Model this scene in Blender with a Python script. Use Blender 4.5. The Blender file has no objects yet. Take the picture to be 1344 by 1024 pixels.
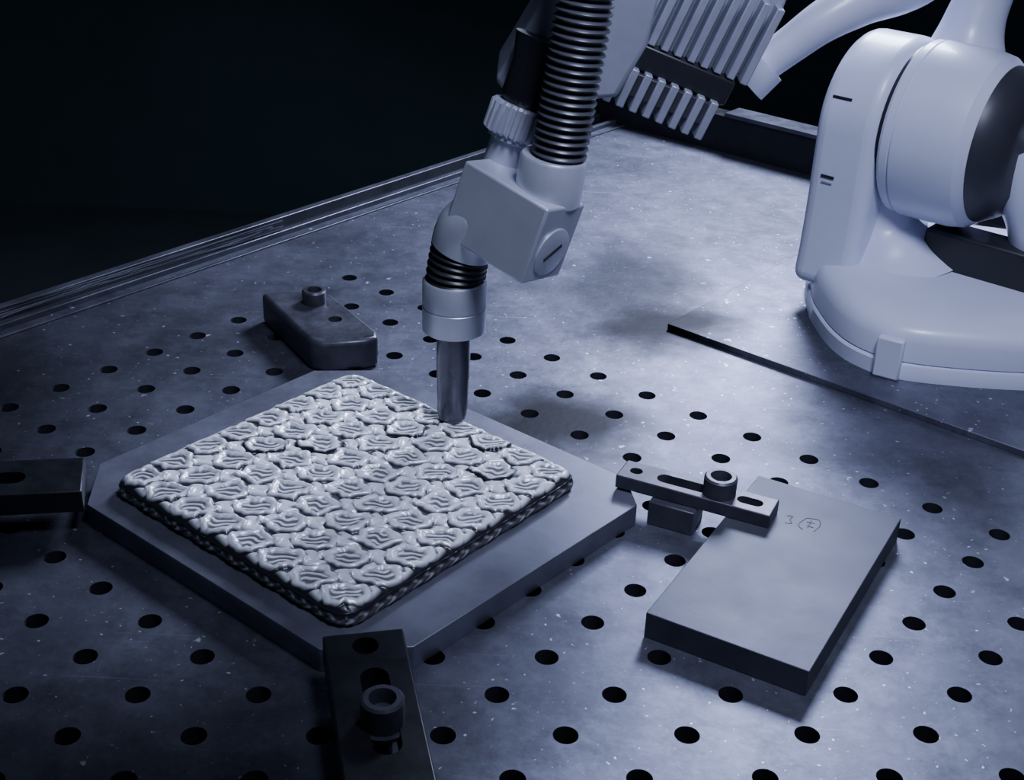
import bpy, math, random
from mathutils import Vector, Matrix
random.seed(4)
sc=bpy.context.scene
# ------------------------------------------------------------------ helpers
UH=Vector((.626,.7798,0)); VH=Vector((.7798,-.626,0))     # table grid directions
def TB(u,v,z=0): return Vector((u*UH.x+v*VH.x, u*UH.y+v*VH.y, z))
def empty(name,loc=(0,0,0)):
    e=bpy.data.objects.new(name,None); sc.collection.objects.link(e); e.empty_display_size=.02
    return e
def finish(name,verts,faces,mat,parent=None,smooth=None,bevel=0,seg=2):
    m=bpy.data.meshes.new(name); m.from_pydata([tuple(v) for v in verts],[],faces); m.validate(); 
    import bmesh
    bm=bmesh.new(); bm.from_mesh(m); bmesh.ops.remove_doubles(bm,verts=bm.verts,dist=1e-6)
    bmesh.ops.recalc_face_normals(bm,faces=bm.faces); bm.to_mesh(m); bm.free()
    if smooth is not None:
        for p in m.polygons: p.use_smooth=True
        m.set_sharp_from_angle(angle=math.radians(smooth))
    if mat: m.materials.append(mat)
    o=bpy.data.objects.new(name,m); sc.collection.objects.link(o)
    if parent: o.parent=parent
    if bevel:
        b=o.modifiers.new('bevel','BEVEL'); b.width=bevel; b.segments=seg; b.limit_method='ANGLE'; b.angle_limit=math.radians(35)
        b.harden_normals=False
        for p in m.polygons: p.use_smooth=True
        m.set_sharp_from_angle(angle=math.radians(50))
    return o
def prism(name,poly,z0,z1,mat,parent=None,bevel=.001,seg=2,smooth=None):
    n=len(poly); v=[(p[0],p[1],z0) for p in poly]+[(p[0],p[1],z1) for p in poly]
    f=[list(range(n))[::-1],list(range(n,2*n))]+[[i,(i+1)%n,n+(i+1)%n,n+i] for i in range(n)]
    return finish(name,v,f,mat,parent,smooth,bevel,seg)
def obox(name,c,a,b,d,ha,hb,hd,mat,parent=None,bevel=.001,seg=2):
    c=Vector(c);a=Vector(a).normalized();b=Vector(b).normalized();d=Vector(d).normalized();v=[]
    for k in (-1,1):
        for s,t in ((-1,-1),(1,-1),(1,1),(-1,1)): v.append(c+a*ha*s+b*hb*t+d*hd*k)
    f=[[0,3,2,1],[4,5,6,7],[0,1,5,4],[1,2,6,5],[2,3,7,6],[3,0,4,7]]
    return finish(name,v,f,mat,parent,None,bevel,seg)
def frame(t):
    t=t.normalized(); a=Vector((0,0,1)) if abs(t.z)<.9 else Vector((1,0,0))
    x=t.cross(a).normalized(); return x,t.cross(x).normalized()
def lathe(name,p0,ax,prof,mat,parent=None,n=48,smooth=40,bevel=0,rfun=None):
    """prof: list of (dist along axis, radius)"""
    p0=Vector(p0);ax=Vector(ax).normalized();x,y=frame(ax);v=[];f=[]
    for (h,r) in prof:
        for k in range(n):
            a=2*math.pi*k/n; rr=r*(rfun(a,h) if rfun else 1); v.append(p0+ax*h+(x*math.cos(a)+y*math.sin(a))*rr)
    for i in range(len(prof)-1):
        for k in range(n): f.append([i*n+k,i*n+(k+1)%n,(i+1)*n+(k+1)%n,(i+1)*n+k])
    if prof[0][1]>1e-5:f.append(list(range(n))[::-1])
    if prof[-1][1]>1e-5:f.append([ (len(prof)-1)*n+k for k in range(n)])
    return finish(name,v,f,mat,parent,smooth,bevel)
def catmull(pts,m=10,closed=False):
    P=[Vector(p) for p in pts];n=len(P);out=[]
    rng=range(n) if closed else range(n-1)
    for i in rng:
        if closed: a,b,c,d=P[(i-1)%n],P[i],P[(i+1)%n],P[(i+2)%n]
        else: a,b,c,d=P[max(i-1,0)],P[i],P[i+1],P[min(i+2,n-1)]
        for k in range(m):
            t=k/m; out.append(.5*((2*b)+(c-a)*t+(2*a-5*b+4*c-d)*t*t+(3*b-a-3*c+d)*t**3))
    if not closed: out.append(P[-1])
    return out
def tube(name,pts,rad,mat,parent=None,n=32,m=10,smooth=40,ribs=0,ribh=0):
    R=rad if isinstance(rad,(list,tuple)) else [rad]*len(pts)
    C=catmull([(*p,) for p in pts],m); RR=catmull([(r,0,0) for r in R],m); RR=[r.x for r in RR]
    if ribs:
        L=[0]
        for i in range(1,len(C)): L.append(L[-1]+(C[i]-C[i-1]).length)
        N=int(L[-1]/(ribs/6)); C2=[];R2=[];j=0
        for k in range(N+1):
            s=L[-1]*k/N
            while j<len(L)-2 and L[j+1]<s:j+=1
            t=(s-L[j])/max(L[j+1]-L[j],1e-9);C2.append(C[j].lerp(C[j+1],t))
            ph=(s/ribs)%1; R2.append(RR[j]+ribh*(math.cos(2*math.pi*ph)*.5+.5)**.7)
        C,RR=C2,R2
    v=[];f=[];x=None
    for i,c in enumerate(C):
        t=(C[min(i+1,len(C)-1)]-C[max(i-1,0)]).normalized()
        if x is None: x,_=frame(t)
        x=(x-t*x.dot(t)).normalized(); y=t.cross(x)
        for k in range(n):
            a=2*math.pi*k/n; v.append(c+(x*math.cos(a)+y*math.sin(a))*RR[i])
    for i in range(len(C)-1):
        for k in range(n): f.append([i*n+k,i*n+(k+1)%n,(i+1)*n+(k+1)%n,(i+1)*n+k])
    f.append(list(range(n))[::-1]); f.append([(len(C)-1)*n+k for k in range(n)])
    return finish(name,v,f,mat,parent,smooth)
def boolean(o,cutters):
    for c in cutters:
        b=o.modifiers.new('cut','BOOLEAN'); b.object=c; b.operation='DIFFERENCE'; b.solver='EXACT'
    dg=bpy.context.evaluated_depsgraph_get(); dg.update()
    m=bpy.data.meshes.new_from_object(o.evaluated_get(dg)); o.modifiers.clear(); o.data=m
    for c in cutters: bpy.data.objects.remove(c,do_unlink=True)
    return o
# ------------------------------------------------------------------ materials
def mat(name,col,metal=0,rough=.5,noise=0,nscale=30,rvar=0,bump=0,bscale=200,col2=None,spec=.5,coat=0):
    m=bpy.data.materials.new(name); m.use_nodes=True; N=m.node_tree.nodes; L=m.node_tree.links
    b=N['Principled BSDF']; b.inputs['Base Color'].default_value=(*col,1); b.inputs['Metallic'].default_value=metal
    b.inputs['Roughness'].default_value=rough; b.inputs['Specular IOR Level'].default_value=spec
    b.inputs['Coat Weight'].default_value=coat
    tc=N.new('ShaderNodeTexCoord')
    if noise or rvar:
        n=N.new('ShaderNodeTexNoise'); n.inputs['Scale'].default_value=nscale; n.inputs['Detail'].default_value=8; n.inputs['Roughness'].default_value=.65
        L.new(tc.outputs['Object'],n.inputs['Vector'])
        r=N.new('ShaderNodeValToRGB'); r.color_ramp.elements[0].position=.3; r.color_ramp.elements[1].position=.7
        c2=col2 or tuple(c*(1-noise) for c in col)
        r.color_ramp.elements[0].color=(*c2,1); r.color_ramp.elements[1].color=(*col,1)
        L.new(n.outputs['Fac'],r.inputs['Fac'])
        if noise or col2: L.new(r.outputs['Color'],b.inputs['Base Color'])
        if rvar:
            mr=N.new('ShaderNodeMapRange'); mr.inputs['From Min'].default_value=.3; mr.inputs['From Max'].default_value=.7
            mr.inputs['To Min'].default_value=rough-rvar; mr.inputs['To Max'].default_value=rough+rvar
            L.new(n.outputs['Fac'],mr.inputs['Value']); L.new(mr.outputs['Result'],b.inputs['Roughness'])
    if bump:
        n2=N.new('ShaderNodeTexNoise'); n2.inputs['Scale'].default_value=bscale; n2.inputs['Detail'].default_value=4
        L.new(tc.outputs['Object'],n2.inputs['Vector'])
        bp=N.new('ShaderNodeBump'); bp.inputs['Strength'].default_value=bump; bp.inputs['Distance'].default_value=.001
        L.new(n2.outputs['Fac'],bp.inputs['Height']); L.new(bp.outputs['Normal'],b.inputs['Normal'])
    return m
M_table=mat('worn_table_steel',(.185,.19,.245),.86,.48,.40,6,.05,.14,160)
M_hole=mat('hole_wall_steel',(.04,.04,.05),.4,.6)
M_plate=mat('machined_plate_steel',(.27,.275,.345),.75,.46,.45,14,.06,.08,250)
M_slab=mat('mill_scale_steel',(.115,.118,.15),.6,.52,.3,18,.06,.1,220)
M_rail=mat('rail_steel',(.14,.145,.18),.6,.38,.5,18,.08,.1,220)
M_dark=mat('black_oxide_steel',(.024,.025,.032),.4,.40,.4,40,.08,.15,150)
M_cast=mat('worn_clamp_steel',(.11,.11,.14),.5,.40,.5,35,.1,.3,90)
M_alu=mat('brushed_aluminium',(.60,.61,.72),.45,.38,.12,30,.06,.05,300)
M_fin=mat('cast_fin_aluminium',(.42,.43,.53),.3,.42,.2,30,.06,.05,300)
M_nozzle=mat('sooty_nozzle',(.14,.14,.18),.6,.32,.6,35,.08,.1,120)
M_rub=mat('black_rubber',(.02,.02,.026),0,.38,.3,30)
M_hose=mat('grey_corrugated_hose',(.08,.08,.10),.2,.35,.2,20)
M_white=mat('white_robot_paint',(.68,.70,.86),0,.36,.08,9,coat=.15)
M_greyp=mat('grey_casting_paint',(.36,.37,.46),.1,.4,.2,20)
M_cover=mat('shaded_joint_cover',(.045,.045,.06),.1,.42,.3,12)  # shade on the joint's end face put into the base colour
M_wall=mat('dark_enclosure_wall',(.05,.10,.095),0,.6,.3,2)
M_wallb=mat('dark_back_panel',(.05,.09,.09),0,.5,.3,2)
M_floor=mat('dark_concrete_floor',(.03,.045,.05),0,.8,.3,4)
def weather(m,soot_shade):
    """pale spatter specks, dust film, scratches, and sooty dark patches with shade painted in"""
    N=m.node_tree.nodes;L=m.node_tree.links;b=N['Principled BSDF'];src=b.inputs['Base Color'].links[0].from_socket
    tc=[n for n in N if n.type=='TEX_COORD'][0]
    cur=src
    def layer(vec,scale,det,lo,hi,amt,col,cur,rough=.5):
        n=N.new('ShaderNodeTexNoise');n.inputs['Scale'].default_value=scale;n.inputs['Detail'].default_value=det;n.inputs['Roughness'].default_value=rough
        L.new(vec,n.inputs['Vector'])
        r=N.new('ShaderNodeMapRange');r.inputs['From Min'].default_value=lo;r.inputs['From Max'].default_value=hi;r.inputs['To Max'].default_value=amt
        L.new(n.outputs['Fac'],r.inputs['Value'])
        mx=N.new('ShaderNodeMix');mx.data_type='RGBA';mx.inputs['B'].default_value=(*col,1)
        L.new(r.outputs['Result'],mx.inputs['Factor']);L.new(cur,mx.inputs['A']);return mx.outputs['Result']
    cur=layer(tc.outputs['Object'],28,12,.45,.75,.5,(.34,.35,.44),cur,.75)
    cur=layer(tc.outputs['Object'],22,12,.48,.72,.7,(.055,.055,.075),cur,.8)
    for ang in (.9,.25,-.6):
        mp=N.new('ShaderNodeMapping');mp.inputs['Rotation'].default_value=(0,0,ang);mp.inputs['Scale'].default_value=(6,260,1)
        L.new(tc.outputs['Object'],mp.inputs['Vector'])
        cur=layer(mp.outputs['Vector'],1.0,3,.70,.78,.28,(.5,.52,.6),cur)
    cur=layer(tc.outputs['Object'],75,2,.715,.775,1,(.75,.77,.85),cur)
    cur=layer(tc.outputs['Object'],210,2,.69,.75,1,(.7,.72,.8),cur)
    for (x,y,rx,ry,am) in soot_shade:
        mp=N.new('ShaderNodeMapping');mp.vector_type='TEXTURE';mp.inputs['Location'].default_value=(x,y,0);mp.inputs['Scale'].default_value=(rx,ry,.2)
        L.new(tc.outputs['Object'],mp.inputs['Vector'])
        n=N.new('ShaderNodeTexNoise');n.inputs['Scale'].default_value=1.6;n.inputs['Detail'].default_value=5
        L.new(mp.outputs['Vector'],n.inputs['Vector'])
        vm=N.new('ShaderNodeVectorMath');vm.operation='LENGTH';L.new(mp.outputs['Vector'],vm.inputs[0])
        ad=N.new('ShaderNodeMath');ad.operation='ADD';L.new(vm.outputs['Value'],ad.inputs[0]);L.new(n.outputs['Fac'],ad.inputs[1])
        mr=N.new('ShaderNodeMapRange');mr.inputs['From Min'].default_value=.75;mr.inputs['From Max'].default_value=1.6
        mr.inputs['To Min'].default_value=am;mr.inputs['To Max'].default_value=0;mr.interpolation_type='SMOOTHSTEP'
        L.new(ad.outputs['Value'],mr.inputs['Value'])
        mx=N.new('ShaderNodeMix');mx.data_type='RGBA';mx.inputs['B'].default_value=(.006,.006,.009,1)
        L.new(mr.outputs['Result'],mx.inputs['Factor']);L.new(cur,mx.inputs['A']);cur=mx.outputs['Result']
    L.new(cur,b.inputs['Base Color'])
weather(M_table,[(.165,.115,.115,.10,1),(.275,.325,.11,.075,1),(.25,.43,.11,.18,.75),(-.42,.05,.24,.40,.75),(-.15,-.38,.30,.20,.7)])  # sooty patches by the torch, with its shade and the near-left shade painted in
# ------------------------------------------------------------------ welding table
table=empty('welding_table')
V=[];F=[]
def quad(a,b,c,d):
    i=len(V);V.extend([a,b,c,d]);F.append([i,i+1,i+2,i+3])
U0=-.1566;V0=.2455;DU=.05;DV=.0546;TH=.016;HR=.0079
for i in range(-8,10):
    for j in range(-10,10):
        cu=U0+DU*i;cv=V0+DV*j;cor=[(1,1),(-1,1),(-1,-1),(1,-1)];rect=[]
        for s in range(4):
            a=cor[s];b=cor[(s+1)%4]
            for k in range(7): t=k/7;rect.append((cu+DU/2*(a[0]+(b[0]-a[0])*t),cv+DV/2*(a[1]+(b[1]-a[1])*t)))
        n=len(rect);circ=[(cu+HR*math.cos(math.pi/4+2*math.pi*k/n),cv+HR*math.sin(math.pi/4+2*math.pi*k/n)) for k in range(n)]
        for k in range(n):
            k2=(k+1)%n
            quad(TB(*rect[k]),TB(*rect[k2]),TB(*circ[k2]),TB(*circ[k]))
            quad(TB(*circ[k]),TB(*circ[k2]),TB(*circ[k2],-TH),TB(*circ[k],-TH))
            quad(TB(*rect[k],-TH),TB(*rect[k2],-TH),TB(*circ[k2],-TH),TB(*circ[k],-TH))
ulo=U0-8.5*DU;uhi=U0+9.5*DU;vlo=V0-10.5*DV;vhi=V0+9.5*DV
def slab(u0,u1,v0,v1):
    a=[(u0,v0),(u1,v0),(u1,v1),(u0,v1)]
    quad(*[TB(*p) for p in a]);quad(*[TB(*p,-TH) for p in a])
TU=.965;TV=-.44
slab(uhi,TU,TV,vhi);slab(ulo,uhi,TV,vlo)
a=[(ulo,TV),(TU,TV),(TU,vhi),(ulo,vhi)]
for k in range(4): quad(TB(*a[k]),TB(*a[(k+1)%4]),TB(*a[(k+1)%4],-TH),TB(*a[k],-TH))
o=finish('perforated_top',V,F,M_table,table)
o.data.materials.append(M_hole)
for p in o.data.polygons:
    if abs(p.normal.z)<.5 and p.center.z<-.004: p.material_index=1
def tbox(name,u0,u1,v0,v1,z0,z1,m,parent,bevel=.001):
    return prism(name,[TB(u0,v0),TB(u1,v0),TB(u1,v1),TB(u0,v1)],z0,z1,m,parent,bevel)
tbox('apron_a',ulo+.02,TU-.02,TV+.02,TV+.03,-.12,-TH,M_dark,table)
tbox('apron_b',ulo+.02,TU-.02,vhi-.03,vhi-.02,-.12,-TH,M_dark,table)
tbox('apron_c',ulo+.02,ulo+.03,TV+.03,vhi-.03,-.12,-TH,M_dark,table)
tbox('apron_d',TU-.03,TU-.02,TV+.03,vhi-.03,-.12,-TH,M_dark,table)
k=0
for u in (ulo+.04,TU-.1):
    for v in (TV+.04,vhi-.1):
        k+=1;tbox('leg_%d'%k,u,u+.06,v,v+.06,-.75,-TH,M_dark,table)
tbox('edge_rail_inner',ulo,TU,TV-.008,TV,-.03,.006,M_rail,table)
tbox('edge_rail_channel',ulo,TU,TV-.030,TV-.008,-.03,-.004,M_dark,table)
tbox('edge_rail_outer',ulo,TU,TV-.040,TV-.030,-.03,.008,M_rail,table)
tbox('edge_strip',ulo,TU,TV+.012,TV+.016,0,.002,M_rail,table,.0005)
# loose wires lying along the rail
for k in range(5):
    pts=[];off=random.uniform(-.03,.012)
    for s in range(9):
        u=-.30+.62*s/8+random.uniform(-.01,.01);pts.append(tuple(TB(u,TV-.004+off*(1-s/8)+random.uniform(-.004,.004),.008+.002*k)))
    tube('loose_wire_%d'%k,pts,.0008,M_rail,table,6,6)
tbox('far_rail',TU,TU+.03,TV-.04,vhi,-.05,.05,M_dark,table)
tbox('far_rail_lip',TU-.004,TU+.034,TV+.18,vhi,.05,.056,M_rail,table)
# ------------------------------------------------------------------ robot mounting plate
mp=empty('robot_mounting_plate')
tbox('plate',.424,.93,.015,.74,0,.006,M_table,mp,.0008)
# ------------------------------------------------------------------ substrate plate
sp=empty('substrate_plate'); c=.042
poly=[(-.166,-.141+c),(-.166+c-.002,-.141),(.138-c,-.141),(.138,-.141+c),(.138,.168),(.112,.197),(-.166+c,.190),(-.166,.190-c)]
prism('plate',[TB(*p) for p in poly],0,.018,M_plate,sp,.0005)
# ------------------------------------------------------------------ printed block (wire-arc additive part): 8 x 8 cells
Lh=.1238;N=440;cx,cy=.0065,-.031;zt=.0305;nn=18
def sup(a,b):
    r=max(abs(a),abs(b))
    if r<1e-6:return a,b
    k=(abs(a/r)**nn+abs(b/r)**nn)**(-1/nn); w=r**6
    k=1+(k-1)*w
    return a*k,b*k
verts=[];cols=[];faces=[]
NC=8;P=2*Lh/NC
rnd=[[random.uniform(-1,1) for _ in range(NC+1)] for _ in range(NC+1)]
ringed={(6,3),(4,2),(3,1),(6,6),(7,5)}
def ss(a,b,x):
    t=min(1,max(0,(x-a)/(b-a)));return t*t*(3-2*t)
def height(u,v):
    wu=u+.0013*math.sin(v*310+1)+.0009*math.sin(u*170+v*190);wv=v+.0013*math.sin(u*290+2)
    fu=(wu+Lh)/P;fv=(wv+Lh)/P;ci=int(min(NC-1,max(0,math.floor(fu))));cj=int(min(NC-1,max(0,math.floor(fv))))
    lu=fu-ci-.5;lv=fv-cj-.5;rr=rnd[ci][cj]
    x=(lu*UH.x+lv*VH.x);y=(lu*UH.y+lv*VH.y)         # cell-local axes
    th=math.atan2(y,x)
    rad=math.hypot(x/.57,(y-.0)/.41)*(1+.07*math.sin(th*5+rr*9)+.05*math.sin(th*9+rr*4))
    lens=1-ss(.90,1.04,rad)
    rim=math.exp(-((rad-.78)/.21)**2)                # raised bead loop
    core=1-ss(.42,.66,rad)                           # hollow centre with drip lines
    ph=y/.17+.22*math.sin(x*9+rr*2)+.10*math.sin(x*19+rr*6)+rr*.5
    rid=.5+.5*math.cos(2*math.pi*ph)
    c1=math.hypot(x/.36,(abs(y)-.62)/.23);c2=math.hypot((abs(x)-.68)/.24,y/.30)
    bead=1-ss(.50,.98,min(c1,c2))
    h=.0026*rim+.0009*core*rid+.0010*lens+.0025*bead+.0003*rr
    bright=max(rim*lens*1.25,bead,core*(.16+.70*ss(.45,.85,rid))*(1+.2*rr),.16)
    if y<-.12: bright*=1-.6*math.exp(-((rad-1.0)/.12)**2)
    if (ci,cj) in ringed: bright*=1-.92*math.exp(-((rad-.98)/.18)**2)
    return h,min(1,bright)
for i in range(N+1):
    for j in range(N+1):
        a=-1+2*i/N;b=-1+2*j/N;aa,bb=sup(a,b);u=aa*Lh;v=bb*Lh
        h,d=height(a*Lh,b*Lh)
        e=(1-max(abs(a),abs(b)))*Lh
        fl=min(1,e/.006)
        z=zt+h*min(1,e/.009)-.003*(1-fl)**2
        p=TB(u,v);verts.append((p.x+cx,p.y+cy,z))
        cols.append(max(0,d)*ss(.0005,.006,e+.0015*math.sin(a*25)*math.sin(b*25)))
for i in range(N):
    for j in range(N):
        k=i*(N+1)+j;faces.append([k,k+N+1,k+N+2,k+1])
loop=[(i,0) for i in range(N)]+[(N,j) for j in range(N)]+[(i,N) for i in range(N,0,-1)]+[(0,j) for j in range(N,0,-1)]
prev=[i*(N+1)+j for i,j in loop];base=[verts[k] for k in prev];nl=len(loop)
K=20
for s in range(1,K+1):
    z=zt-.003-(zt-.003-.018)*s/K;ring=[]
    for q,(x0,y0,z0) in enumerate(base):
        dx,dy=x0-cx,y0-cy;u=dx*UH.x+dy*UH.y;v=dx*VH.x+dy*VH.y;r=max(abs(u),abs(v))
        t=v if abs(u)>abs(v) else u
        off=.0018*abs(math.sin(math.pi*(t+Lh)/P))*math.sin(math.pi*s/K)+.0005*math.sin(t*700+s*.6)*math.sin(math.pi*s/K)
        k=1+off/r; p=TB(u*k,v*k);ring.append(len(verts));verts.append((p.x+cx,p.y+cy,z))
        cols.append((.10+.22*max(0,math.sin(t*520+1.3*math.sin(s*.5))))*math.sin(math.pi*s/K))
    for q in range(nl): faces.append([prev[q],prev[(q+1)%nl],ring[(q+1)%nl],ring[q]])
    prev=ring
faces.append(prev)
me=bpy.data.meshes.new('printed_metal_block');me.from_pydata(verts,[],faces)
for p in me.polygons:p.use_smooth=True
ca=me.color_attributes.new('soot_shade','FLOAT_COLOR','POINT')  # painted tone: sooty crevices plus shade in gaps and near cell edges
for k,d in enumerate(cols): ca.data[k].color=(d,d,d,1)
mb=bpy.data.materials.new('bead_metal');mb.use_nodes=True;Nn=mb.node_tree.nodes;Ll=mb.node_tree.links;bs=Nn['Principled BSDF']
at=Nn.new('ShaderNodeAttribute');at.attribute_name='soot_shade'
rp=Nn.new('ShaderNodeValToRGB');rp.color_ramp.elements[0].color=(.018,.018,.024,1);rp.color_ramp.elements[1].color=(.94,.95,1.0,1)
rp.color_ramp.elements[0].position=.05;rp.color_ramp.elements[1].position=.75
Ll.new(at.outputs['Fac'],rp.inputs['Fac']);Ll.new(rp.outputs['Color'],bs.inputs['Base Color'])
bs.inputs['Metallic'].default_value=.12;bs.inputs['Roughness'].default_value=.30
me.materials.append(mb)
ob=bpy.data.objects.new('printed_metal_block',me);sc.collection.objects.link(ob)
# ------------------------------------------------------------------ loose steel slab
ssl=empty('steel_slab')
prism('slab',[(.421,-.042),(.320,-.226),(.221,-.172),(.322,.012)],0,.020,M_slab,ssl,.0006)
M_ink=mat('marker_ink',(.02,.02,.03),0,.6)
o0=Vector((.352,-.057,.0199));ix=Vector((.94,-.34,0));iy=Vector((.34,.94,0))
strokes=[[(-.006,.008),(-.010,-.003),(-.006,-.009)],[(-.006,.008),(.003,.009),(.005,.001),(.002,-.008)],[(-.005,.003),(.001,.003)],[(-.004,-.002),(.001,-.003)],[(-.002,.006),(-.003,-.005)],[(-.020,.005),(-.016,.006),(-.017,.001),(-.015,-.004),(-.020,-.005)]]
for k,s in enumerate(strokes):
    pts=[o0+ix*a+iy*b for a,b in s]
    tube('ink_stroke_%d'%k,[tuple(p) for p in pts],.0004,M_ink,ssl,n=6,m=6)
# ------------------------------------------------------------------ bolts & clamps
def bolt(parent,x,y,z,r=.012,h=.016,washer=True):
    if washer: lathe('washer',(x,y,z),(0,0,1),[(0,r*1.25),(.0025,r*1.25)],M_cast,parent,32)
    z0=z+(.0025 if washer else 0)
    lathe('cap_screw',(x,y,z0),(0,0,1),[(0,r),(h-.0015,r),(h,r-.0015),(h,r*.64),(h-.002,r*.6),(h-.010,r*.58)],M_cast,parent,48,30)
def slotpoly(c,d,L,w,n=10):
    c=Vector((c[0],c[1],0));d=Vector((d[0],d[1],0)).normalized();p=Vector((-d.y,d.x,0));out=[]
    for s in (1,-1):
        for k in range(n+1):
            a=-math.pi/2+math.pi*k/n
            q=c+d*s*(L/2-w/2)+(d*s*math.cos(a)+p*s*math.sin(a))*w/2; out.append((q.x,q.y))
    return out
def strap(parent,poly,z0,z1,m,slots,bevel=.0015):
    o=prism('strap',poly,z0,z1,m,parent,bevel,3)
    cut=[prism('c',s,z0-.02,z1+.02,None,None,0) for s in slots]
    boolean(o,cut)
    return o
def loc(o,d,n,a,b): q=o+d*a+n*b; return (q.x,q.y)
cf=empty('strap_clamp')
d=Vector((.228,-.974,0));n_=Vector((.974,.228,0));c0=Vector((.040,-.228,0))
strap(cf,[loc(c0,d,n_,0,-.025),loc(c0,d,n_,0,.025),loc(c0,d,n_,.19,.025),loc(c0,d,n_,.19,-.025)],.018,.038,M_dark,
  [slotpoly(loc(c0,d,n_,.073,.002),d,.075,.017),slotpoly(loc(c0,d,n_,.014,.0),d,.0165,.016)])
b=loc(c0,d,n_,.082,.002); bolt(cf,b[0],b[1],.034,.0125,.018)
h=[loc(c0,d,n_,.150,-.022),loc(c0,d,n_,.150,.022),loc(c0,d,n_,.188,.022),loc(c0,d,n_,.188,-.022)]
prism('heel_block',h,0,.018,M_dark,cf)
lathe('clamp_stud',(b[0],b[1],-.03),(0,0,1),[(0,.006),(.065,.006)],M_dark,cf,20)
cr=empty('strap_clamp.001')
A=Vector((.213,-.003,0));d=Vector((.913,-.408,0));n_=Vector((.408,.913,0))
strap(cr,[loc(A,d,n_,0,-.013),loc(A,d,n_,.121,-.013),loc(A,d,n_,.121,.013),loc(A,d,n_,0,.013)],.020,.031,M_cast,
  [slotpoly(loc(A,d,n_,.050,0),d,.042,.012),slotpoly(loc(A,d,n_,.102,0),d,.020,.010),slotpoly(loc(A,d,n_,.012,0),d,.010,.009)],.001)
b=loc(A,d,n_,.078,.0);bolt(cr,b[0],b[1],.031,.0125,.015,False)
prism('spacer_block',[loc(A,d,n_,.030,-.020),loc(A,d,n_,.066,-.020),loc(A,d,n_,.066,.006),loc(A,d,n_,.030,.006)],0,.020,M_cast,cr)
cb=empty('clamp_block')
strap(cb,[(-.121,.300),(-.096,.310),(-.054,.306),(.001,.224),(.002,.212),(-.008,.205),(-.045,.195),(-.058,.199)],0,.030,M_cast,
  [slotpoly((-.042,.247),(.56,-.83),.0135,.013)],.004)
bolt(cb,-.067,.284,.030,.0115,.013,False)
cl=empty('strap_clamp.002')
strap(cl,[(-.192,-.030),(-.180,-.078),(-.360,-.110),(-.372,-.062)],.018,.036,M_dark,[slotpoly((-.270,-.070),(.98,.17),.09,.016)])
prism('heel_block',[(-.33,-.062),(-.322,-.100),(-.36,-.107),(-.368,-.066)],0,.018,M_dark,cl)
bolt(cl,-.285,-.072,.036,.0125,.018)
# ------------------------------------------------------------------ welding torch
wt=empty('welding_torch')
tx,ty=.0785,.059
lathe('nozzle',(tx,ty,.0355),(0,0,1),[(0,.0095),(0,.0112),(.004,.0122),(.035,.0128),(.036,.0132),(.080,.0135)],M_nozzle,wt,48)
lathe('nozzle_collar',(tx,ty,.113),(0,0,1),[(0,.0235),(.001,.0248),(.020,.0250),(.0205,.0245),(.0215,.0245),(.022,.025),(.041,.0250),(.043,.0235)],M_alu,wt,56)
tube('threaded_neck',[(tx,ty,.150),(tx+.0015,ty,.166),(tx+.006,ty,.190)],.0205,M_rub,wt,40,16,40,.0052,.0028)
bc=Vector((.121,.040,.213))
e1=Vector((.763,-.608,-.22)).normalized();e3=Vector((.28,0,.96)).normalized();e1=(e1-e3*e1.dot(e3)).normalized();e2=e3.cross(e1)
obox('clamp_housing',bc,e1,e2,e3,.040,.024,.030,M_alu,wt,.002,3)
q=bc-e1*.024-e3*.014
tube('elbow',[(tx+.004,ty,.180),(tx+.010,ty-.001,.196),tuple(q)],[.0235,.025,.0245],M_alu,wt,40)
f0=bc+e1*.040
lathe('end_cap_disc',f0-e3*.006,e1,[(0,.0185),(.0012,.0185),(.0016,.0175)],M_alu,wt,40)
obox('cap_slot',f0-e3*.006+e1*.0017,(e2+e3*.6),e3-e2*.6,e1,.010,.0012,.0004,M_rub,wt,0.0001)
hc=bc+e1*.010+e2*.002+e3*.030+Vector((.008,0,0))
hx=Vector((.11,.0,1)).normalized()
lathe('hose_collar',hc-hx*.008,hx,[(0,.0245),(.031,.0245),(.033,.023)],M_alu,wt,56)
h0=hc+hx*.022+Vector((.003,0,0))
tube('corrugated_hose',[tuple(h0),tuple(h0+Vector((.0070,0,.06))),tuple(h0+Vector((.0145,.002,.13))),tuple(h0+Vector((.020,.01,.22))),tuple(h0+Vector((.03,.06,.33))),tuple(h0+Vector((.06,.2,.42)))],.0168,M_hose,wt,40,14,60,.0056,.0036)
rc=Vector((.120,.078,.270));ra=Vector((.30,.12,.93)).normalized()
lathe('torch_neck',rc-ra*.040,ra,[(0,.015),(.030,.015),(.031,.018),(.036,.018)],M_alu,wt,40)
lathe('knurled_ring',rc-ra*.006,ra,[(0,.0190),(.002,.0220),(.022,.0220),(.024,.020)],M_alu,wt,176,20,0,lambda a,h:1+.085*(1 if math.sin(a*22)>0 else -1))
lathe('black_coupling',rc+ra*.018,ra,[(0,.016),(.006,.019),(.03,.019),(.05,.024)],M_rub,wt,40)
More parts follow.
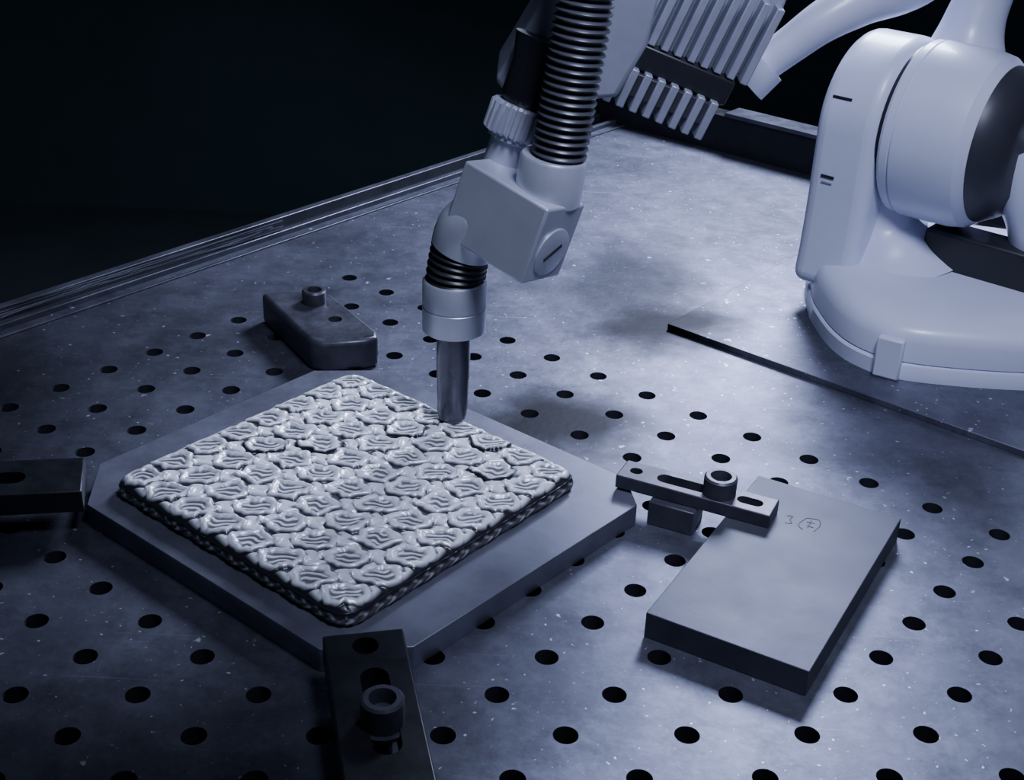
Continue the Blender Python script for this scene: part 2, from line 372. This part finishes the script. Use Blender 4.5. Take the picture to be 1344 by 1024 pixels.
# ------------------------------------------------------------------ robot
rb=empty('industrial_robot')
BZ=.006
ft=[(.424,.372,0),(.424,.330,0),(.431,.282,0),(.447,.247,0),(.477,.222,0),(.53,.211,0),(.60,.208,0),(.69,.214,0),(.74,.25,0),(.76,.33,0),(.75,.42,0),(.70,.49,0),(.6,.52,0),(.50,.50,0),(.44,.45,0)]
outl=catmull(ft,8,True);cc=Vector((.59,.36,0))
def loft(name,levels,m,parent,smooth=40):
    v=[];f=[];n=len(outl)
    for z,s in levels:
        for p in outl: 
            q=cc+(p-cc)*s;v.append((q.x,q.y,z))
    for i in range(len(levels)-1):
        for k in range(n): f.append([i*n+k,i*n+(k+1)%n,(i+1)*n+(k+1)%n,(i+1)*n+k])
    f.append(list(range(n))[::-1]);f.append([(len(levels)-1)*n+k for k in range(n)])
    return finish(name,v,f,m,parent,smooth)
loft('base_flange',[(BZ,1.0),(BZ+.014,1.0),(BZ+.016,.99)],M_white,rb)
loft('base_body',[(BZ+.016,.975),(BZ+.0175,.985),(BZ+.036,.98),(BZ+.044,.965),(BZ+.050,.93),(BZ+.054,.86),(BZ+.057,.7)],M_white,rb)
prism('cable_notch',[(.458,.226),(.480,.214),(.484,.222),(.462,.234)],BZ,.046,M_white,rb,.002)
AC=Vector((.500,.432,.188))-VH*.015
def yoke(name,ctr,half_v,R,zb,m,bevel=.014):
    prof=[(R*1.16,zb),(R*1.10,.07),(R*1.02,.09),(R*1.0,.12)]
    for k in range(33):
        a=math.pi*k/32; prof.append((R*math.cos(a),ctr.z+R*math.sin(a)))
    prof+= [(-R*1.0,.12),(-R*1.01,.095),(-R*1.03,.065),(-R*1.06,.045),(-R*1.08,zb)]
    n=len(prof);v=[]
    for s in (-1,1):
        for (pu,pz) in prof:
            q=Vector((ctr.x,ctr.y,0))+UH*pu+VH*half_v*s;v.append((q.x,q.y,pz))
    f=[list(range(n)),list(range(2*n-1,n-1,-1))]+[[i,n+i,n+(i+1)%n,(i+1)%n] for i in range(n)]
    return finish(name,v,f,m,rb,None,bevel,5)
yoke('upright',AC,.033,.086,.03,M_white)
w0=Vector((AC.x,AC.y,0))-UH*.02
tube('upright_web',[tuple(w0+VH*.020+Vector((0,0,.17))),tuple(w0+VH*.022+Vector((0,0,.125))),tuple(w0+VH*.026+Vector((0,0,.09))),tuple(w0+VH*.034+Vector((0,0,.066))),tuple(w0+VH*.040+Vector((0,0,.045)))],[.030,.030,.036,.052,.075],M_white,rb,48)
lathe('joint_seam',AC+VH*.030,VH,[(0,.080),(.008,.080)],M_rub,rb,72)
lathe('shoulder_joint',AC+VH*.036,VH,[(0,.084),(.003,.086),(.010,.086),(.011,.084),(.012,.084),(.013,.087),(.06,.086),(.075,.083),(.084,.076)],M_white,rb,72,25)
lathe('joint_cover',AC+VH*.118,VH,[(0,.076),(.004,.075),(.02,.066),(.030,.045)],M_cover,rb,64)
tube('arch_web',[(.665,.33,.03),(.650,.335,.08),(.635,.345,.13),(.61,.37,.18)],[.065,.045,.040,.045],M_white,rb,40)
tbox('opening_shade_block',.62,.66,.18,.30,.05,.10,M_rub,rb,.003)  # black box added to paint the shade inside the arch opening
tube('upper_arm',[(.555,.425,.19),(.557,.44,.24),(.563,.45,.285),(.575,.455,.34),(.59,.45,.48)],[.05,.044,.030,.027,.035],M_white,rb,40)
for a,w_ in ((.222,.010),(.145,.007)):
    R=.086; dz=max(0,a-.188); R=math.sqrt(max(R*R-dz*dz,0))
    q=AC-UH*(R+.0002)+VH*(-.010);obox('vent_slot',(q.x,q.y,a),VH,(0,0,1),UH,w_,.0013,.001,M_rub,rb,.0002)
    obox('vent_slot',(q.x,q.y,a-.006),VH,(0,0,1),UH,w_*.8,.0008,.001,M_greyp,rb,.0002)
tube('forearm',[(.352,.40,.246),(.378,.40,.268),(.404,.40,.290),(.440,.41,.310),(.500,.43,.338),(.56,.45,.42),(.58,.45,.47)],[.017,.018,.020,.024,.030,.034,.034],M_white,rb,40)
tube('forearm_cuff',[(.338,.40,.232),(.356,.40,.250)],[.025,.023],M_white,rb,40)
tube('air_line',[(.30,.36,.345),(.335,.36,.330),(.365,.37,.336),(.39,.38,.355),(.43,.4,.39)],.004,M_white,rb,12)
w=[(.103,.300),(.110,.291),(.150,.284),(.195,.290),(.215,.330),(.225,.40),(.165,.42),(.134,.356)]
def xzprism(name,poly,y0,y1,m,parent,bevel=.004):
    n=len(poly);v=[(p[0],y0,p[1]) for p in poly]+[(p[0],y1,p[1]) for p in poly]
    f=[list(range(n)),list(range(2*n-1,n-1,-1))]+[[i,n+i,n+(i+1)%n,(i+1)%n] for i in range(n)]
    return finish(name,v,f,m,parent,None,bevel,3)
xzprism('wrist_casting',w,.10,.18,M_greyp,rb)
xzprism('drive_housing',[(.185,.285),(.212,.345),(.240,.39),(.345,.355),(.330,.300),(.308,.272),(.275,.272)],.25,.36,M_greyp,rb,.003)
d1=Vector((.114,0,-.042)).normalized();d2=Vector((-.36,0,-.93)).normalized();yv=Vector((0,1,0))
s0=Vector((.218,.242,.372))
for k in range(11):
    q=s0+d1*.0122*k; obox('upper_fin_%d'%k,q+d2*.030,d1,yv,d2,.0034,.010,.034,M_fin,rb,.001)
obox('fin_gap',s0+d1*.058+d2*.076,d1,yv,d2,.058,.010,.011,M_rub,rb,.002)
s1=Vector((.204,.236,.279))
for k in range(8):
    q=s1+d1*.0122*k; obox('lower_fin_%d'%k,q+d2*.010,d1,yv,d2,.0034,.014,.017,M_fin,rb,.001)
obox('lower_fin_carrier',s1+d1*.043+d2*.006,d1,yv,d2,.046,.010,.010,M_cover,rb,.001)
# ------------------------------------------------------------------ room
def plane(name,pts,m): return finish(name,pts,[[0,1,2,3]],m)
plane('floor',[(-3,-3,-.75),(4,-3,-.75),(4,3.2,-.75),(-3,3.2,-.75)],M_floor)
plane('wall_back',[(-3,2.6,-.75),(4,2.6,-.75),(4,2.6,2.2),(-3,2.6,2.2)],M_wallb)
plane('wall_left',[(-1.6,-3,-.75),(-1.6,3,-.75),(-1.6,3,2.2),(-1.6,-3,2.2)],M_wall)
# ------------------------------------------------------------------ lights
def aim(o,loc,tgt):
    o.location=loc;o.rotation_euler=(Vector(tgt)-Vector(loc)).to_track_quat('-Z','Y').to_euler()
def area(name,loc,tgt,size,power,col):
    l=bpy.data.lights.new(name,'AREA');l.energy=power;l.color=col;l.size=size
    o=bpy.data.objects.new(name,l);sc.collection.objects.link(o);aim(o,loc,tgt)
area('cell_lamp',(.60,1.25,.92),(.32,.38,0),.42,38,(.64,.72,1.0))
l=bpy.data.lights.new('work_lamp','SPOT');l.energy=62;l.color=(.65,.73,1.0);l.spot_size=math.radians(66);l.spot_blend=1;l.shadow_soft_size=.16
o=bpy.data.objects.new('work_lamp',l);sc.collection.objects.link(o);aim(o,(.40,-.40,1.20),(.32,.18,.05))
w=bpy.data.worlds.new('world');sc.world=w;w.use_nodes=True
w.node_tree.nodes['Background'].inputs['Color'].default_value=(.5,.60,1,1);w.node_tree.nodes['Background'].inputs['Strength'].default_value=.045
# ------------------------------------------------------------------ camera
cam=bpy.data.cameras.new('camera');co=bpy.data.objects.new('camera',cam);sc.collection.objects.link(co)
cam.sensor_width=36;cam.lens=1772.9/1344*36;cam.clip_start=.02;cam.clip_end=30
r=Vector((.99908,.01983,.03803));up=Vector((-.04289,.462,.88584));bk=Vector((0,-.88666,.46243))
co.matrix_world=Matrix(((r.x,up.x,bk.x,.12594),(r.y,up.y,bk.y,-.89907),(r.z,up.z,bk.z,.56112),(0,0,0,1)))
sc.camera=co
